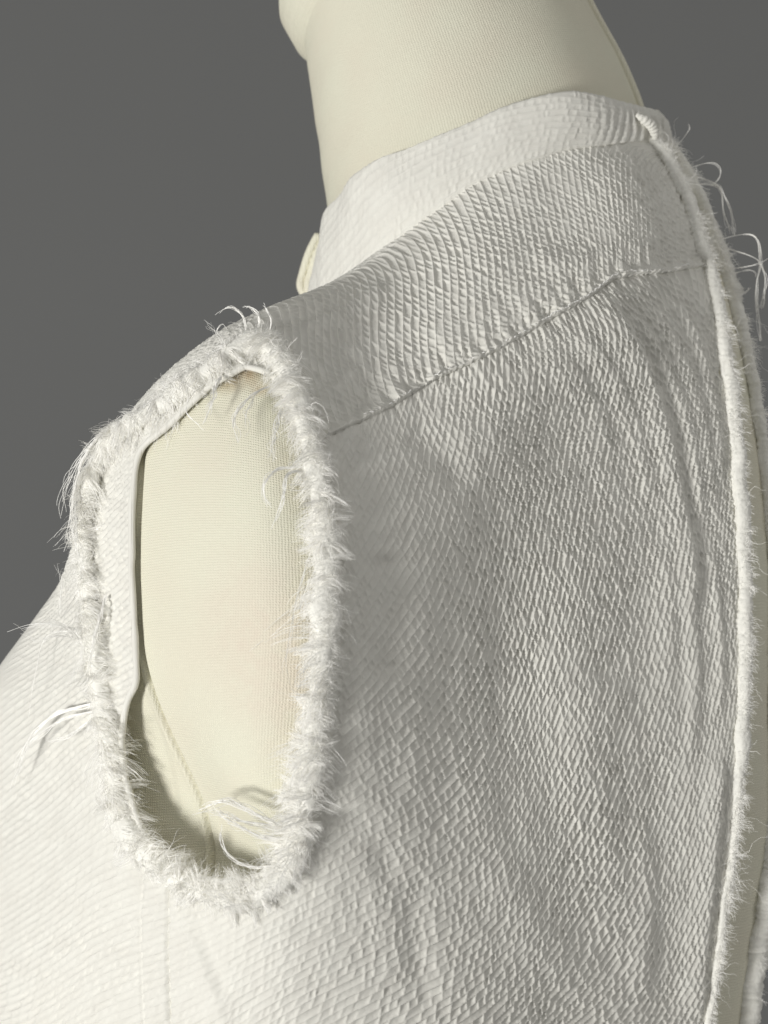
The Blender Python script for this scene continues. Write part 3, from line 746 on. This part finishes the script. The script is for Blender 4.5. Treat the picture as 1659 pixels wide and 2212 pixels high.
# loose threads one can tell apart
def thread(pts, nf=5, spread=.0006, lift=.004, rad=.00008, seed=0, y=None, free=False):
    """a pulled thread that starts on the trim; points in the frame, standing off the cloth by `lift`"""
    r = np.random.default_rng(900+seed)
    P, Nn = on_surface(pts[:1])
    root = P[0]+Nn[0]*.001
    yr = root[1] if y is None else y
    Q = []
    for k, (px, py) in enumerate(pts):
        t = k/max(len(pts)-1, 1)
        if free:
            Q.append(at_y(px, py, yr - lift*np.sin(t*2.4)))
        else:
            p, n_ = on_surface([(px, py)])
            Q.append(p[0] + n_[0]*(.001+lift*math.sin(min(t*2.2, 2.2))))
    base = crom(Q, 26); t = np.linspace(0, 1, 26)
    paths = []
    for f in range(nf):
        ph = r.uniform(0, 6.28, (3, 3)); fr = r.uniform(.6, 3.2, (3, 3)); am = r.normal(size=(3, 3))*spread/np.sqrt(3)
        w = sum(np.sin(t[:, None]*6.28*fr[i]+ph[i])*am[i] for i in range(3))
        end = int(26*r.uniform(.72, 1.0)) if f else 26
        q = base + w*(.25+.9*t[:, None])
        q = np.stack([np.interp(np.linspace(0, end-1, 26), np.arange(26), q[:, c]) for c in range(3)], -1)
        paths.append(q)
    Vt, Ft = strands(np.array(paths), 1.9*rad*r.uniform(.75, 1.25, nf), rad*.8)
    mesh_obj('loose_thread', Vt, Ft, FIBRE, top, flat=True)
TH = [
 # points, fibres, spread, lift, radius, free (hangs in front of the wall)
 ([(210,1440),(150,1360),(85,1349),(20,1364)], 8, .0009, .003, .00006, True),
 ([(205,1400),(145,1372),(90,1384),(48,1366)], 5, .0008, .004, .00006, True),
 ([(190,1370),(135,1372),(118,1444),(92,1554)], 2, .0003, .003, .00006, False),
 ([(185,1240),(132,1339),(132,1284),(122,1224),(128,1218)], 3, .0006, .002, .00005, True),
 ([(225,1512),(150,1545),(102,1609),(58,1714)], 9, .0009, .004, .00008, False),
 ([(230,1530),(165,1556),(115,1620),(80,1680)], 5, .0007, .006, .00007, False),
 ([(215,1540),(180,1590),(150,1600),(160,1575)], 4, .0006, .004, .00006, False),
 ([(640,1800),(560,1742),(510,1720),(452,1747)], 9, .0010, .004, .00008, False),
 ([(640,1790),(560,1765),(510,1740),(470,1748)], 7, .0010, .005, .00008, False),
 ([(650,1810),(580,1790),(530,1752),(490,1722)], 6, .0010, .006, .00007, False),
 ([(640,1850),(560,1862),(512,1822),(500,1768)], 6, .0005, .003, .0001, False),
 ([(530,730),(527,690),(500,664),(468,680)], 6, .0004, .002, .00008, True),
 ([(545,735),(560,700),(552,672),(524,660)], 6, .0005, .002, .00008, True),
 ([(575,740),(585,705),(580,677),(566,653)], 4, .0003, .001, .00008, True),
 ([(505,745),(488,728),(472,722),(470,710),(482,700),(490,712)], 3, .0002, .002, .00008, True),
 ([(500,775),(470,720),(452,706),(445,690)], 4, .0012, .004, .00004, True),
 ([(490,800),(484,850),(480,890),(461,932)], 7, .0006, .003, .00008, False),
 ([(450,830),(432,870),(432,910),(466,938)], 2, .0002, .003, .00007, False),
 ([(580,840),(545,880),(524,930),(531,974)], 5, .0006, .003, .00008, False),
 ([(560,850),(545,900),(545,930),(548,952)], 3, .0006, .003, .00006, False),
 ([(660,1010),(600,1030),(583,1075),(596,1106)], 7, .0007, .004, .00008, False),
 ([(660,1020),(622,1040),(620,1085),(598,1150)], 6, .0006, .004, .00008, False),
 ([(610,880),(600,930),(596,990),(598,1010)], 6, .0009, .003, .00007, False),
 ([(670,1190),(637,1330),(626,1444),(641,1496)], 2, .0005, .002, .00005, False),
 ([(262,908),(222,932),(182,990),(158,1075),(147,1187)], 9, .0009, .002, .00008, True),
 ([(250,930),(208,1040),(206,1147),(222,1250)], 9, .0010, .004, .00008, False),
 ([(265,920),(225,960),(180,1050),(163,1130)], 6, .0011, .004, .00007, False),
 ([(235,1290),(238,1350),(232,1420),(236,1440)], 7, .0010, .003, .00008, False),
 ([(172,1160),(150,1150),(145,1163),(160,1170)], 3, .0002, .002, .00007, True),
]
for i, (p, nf, spd, lf, rd, fr) in enumerate(TH):
    thread(p, int(nf*1.5), spd, lf+.002, rd, i, None, fr)
pr = pathR
def thread_free(pts, nf, spread, rad, seed):
    q = proj(pr); i = int(np.argmin(((q-np.array(pts[0]))**2).sum(1)))
    r = np.random.default_rng(1500+seed)
    Q = [pr[i]] + [at_y(px, py, pr[i, 1]-.002+.004*math.sin(3*k+seed)) for k, (px, py) in enumerate(pts[1:])]
    base = crom(Q, 30); t = np.linspace(0, 1, 30); paths = []
    for f in range(nf):
        ph = r.uniform(0, 6.28, (3, 3)); fq = r.uniform(.6, 3, (3, 3)); am = r.normal(size=(3, 3))*spread/np.sqrt(3)
        paths.append(base + sum(np.sin(t[:, None]*6.28*fq[j]+ph[j])*am[j] for j in range(3))*(.3+.8*t[:, None]))
    Vt, Ft = strands(np.array(paths), rad*r.uniform(.8, 1.2, nf), rad*.6)
    mesh_obj('loose_thread', Vt, Ft, FIBRE, top, flat=True)
for i, (p, nf, spd, rd) in enumerate([
 ([(1512,345),(1540,352),(1556,372),(1548,392),(1536,400)], 4, .00025, .00011),
 ([(1520,358),(1544,396),(1568,428),(1583,475),(1584,506)], 6, .0004, .0001),
 ([(1530,380),(1552,405),(1562,450),(1578,500)], 5, .0006, .00009),
 ([(1583,508),(1614,506),(1640,528),(1643,570),(1655,607),(1644,664)], 6, .0004, .00012),
 ([(1585,520),(1620,552),(1643,574),(1634,620),(1640,700),(1643,736)], 6, .0004, .00012),
 ([(1592,574),(1630,572),(1664,556)], 3, .0002, .0001),
 ([(1594,590),(1620,583),(1634,598)], 3, .0003, .00009),
 ([(1600,640),(1612,630),(1618,622)], 4, .0003, .00008),
 ([(1485,300),(1486,285),(1487,268)], 4, .0003, .00006)]):
    thread_free(p, nf, spd, rd, i)

# button loop and knot where the collar meets at the centre back
lp = crom([at(1374,248,1.35), at(1390,258,1.2), at(1405,270,.95), at(1413,286,.75), at(1414,302,.65)], 60)
lp = lp + np.array([0, -.0004, 0])
th = np.linspace(0, 2*np.pi, 14, endpoint=False)[None]; kk = np.arange(60)[:, None]
Vt, Ft = tube(lp, .0017*np.sin(np.linspace(.25, 2.9, 60))**.6, 14, 1+.10*np.sin(kk*.9+2*vnoise(kk/6+0*th, 0*kk+np.cos(th), 5))+.25*vnoise(kk/5+0*th, 2*np.cos(th)+0*kk, 6))
mesh_obj('button_loop', Vt, Ft, FABRIC, top, {'weave': Vt*3000}, label='small rolled loop closing the collar at the centre back')

# stitches along the yoke seam
q = crom([(x+1, y-7) for x, y in YOKE[1:-2]], 150)
P, Nn = on_surface(q); P = P + Nn*.0012
r = np.random.default_rng(77)
keep = [k for k in range(2, 148) if (1180 < q[k, 0] < 1330) or r.uniform() < .35]
paths = np.array([[P[k]+(P[k+1]-P[k-1])*t+Nn[k]*(.0003*math.sin((t+.28)/.56*math.pi)) for t in np.linspace(-.28, .28, 6)] for k in keep])
Vt, Ft = strands(paths, .00026, .0002)
mesh_obj('stitching', Vt, Ft, FIBRE, YOKE_O, kind='stuff')
bpy.context.view_layer.update()
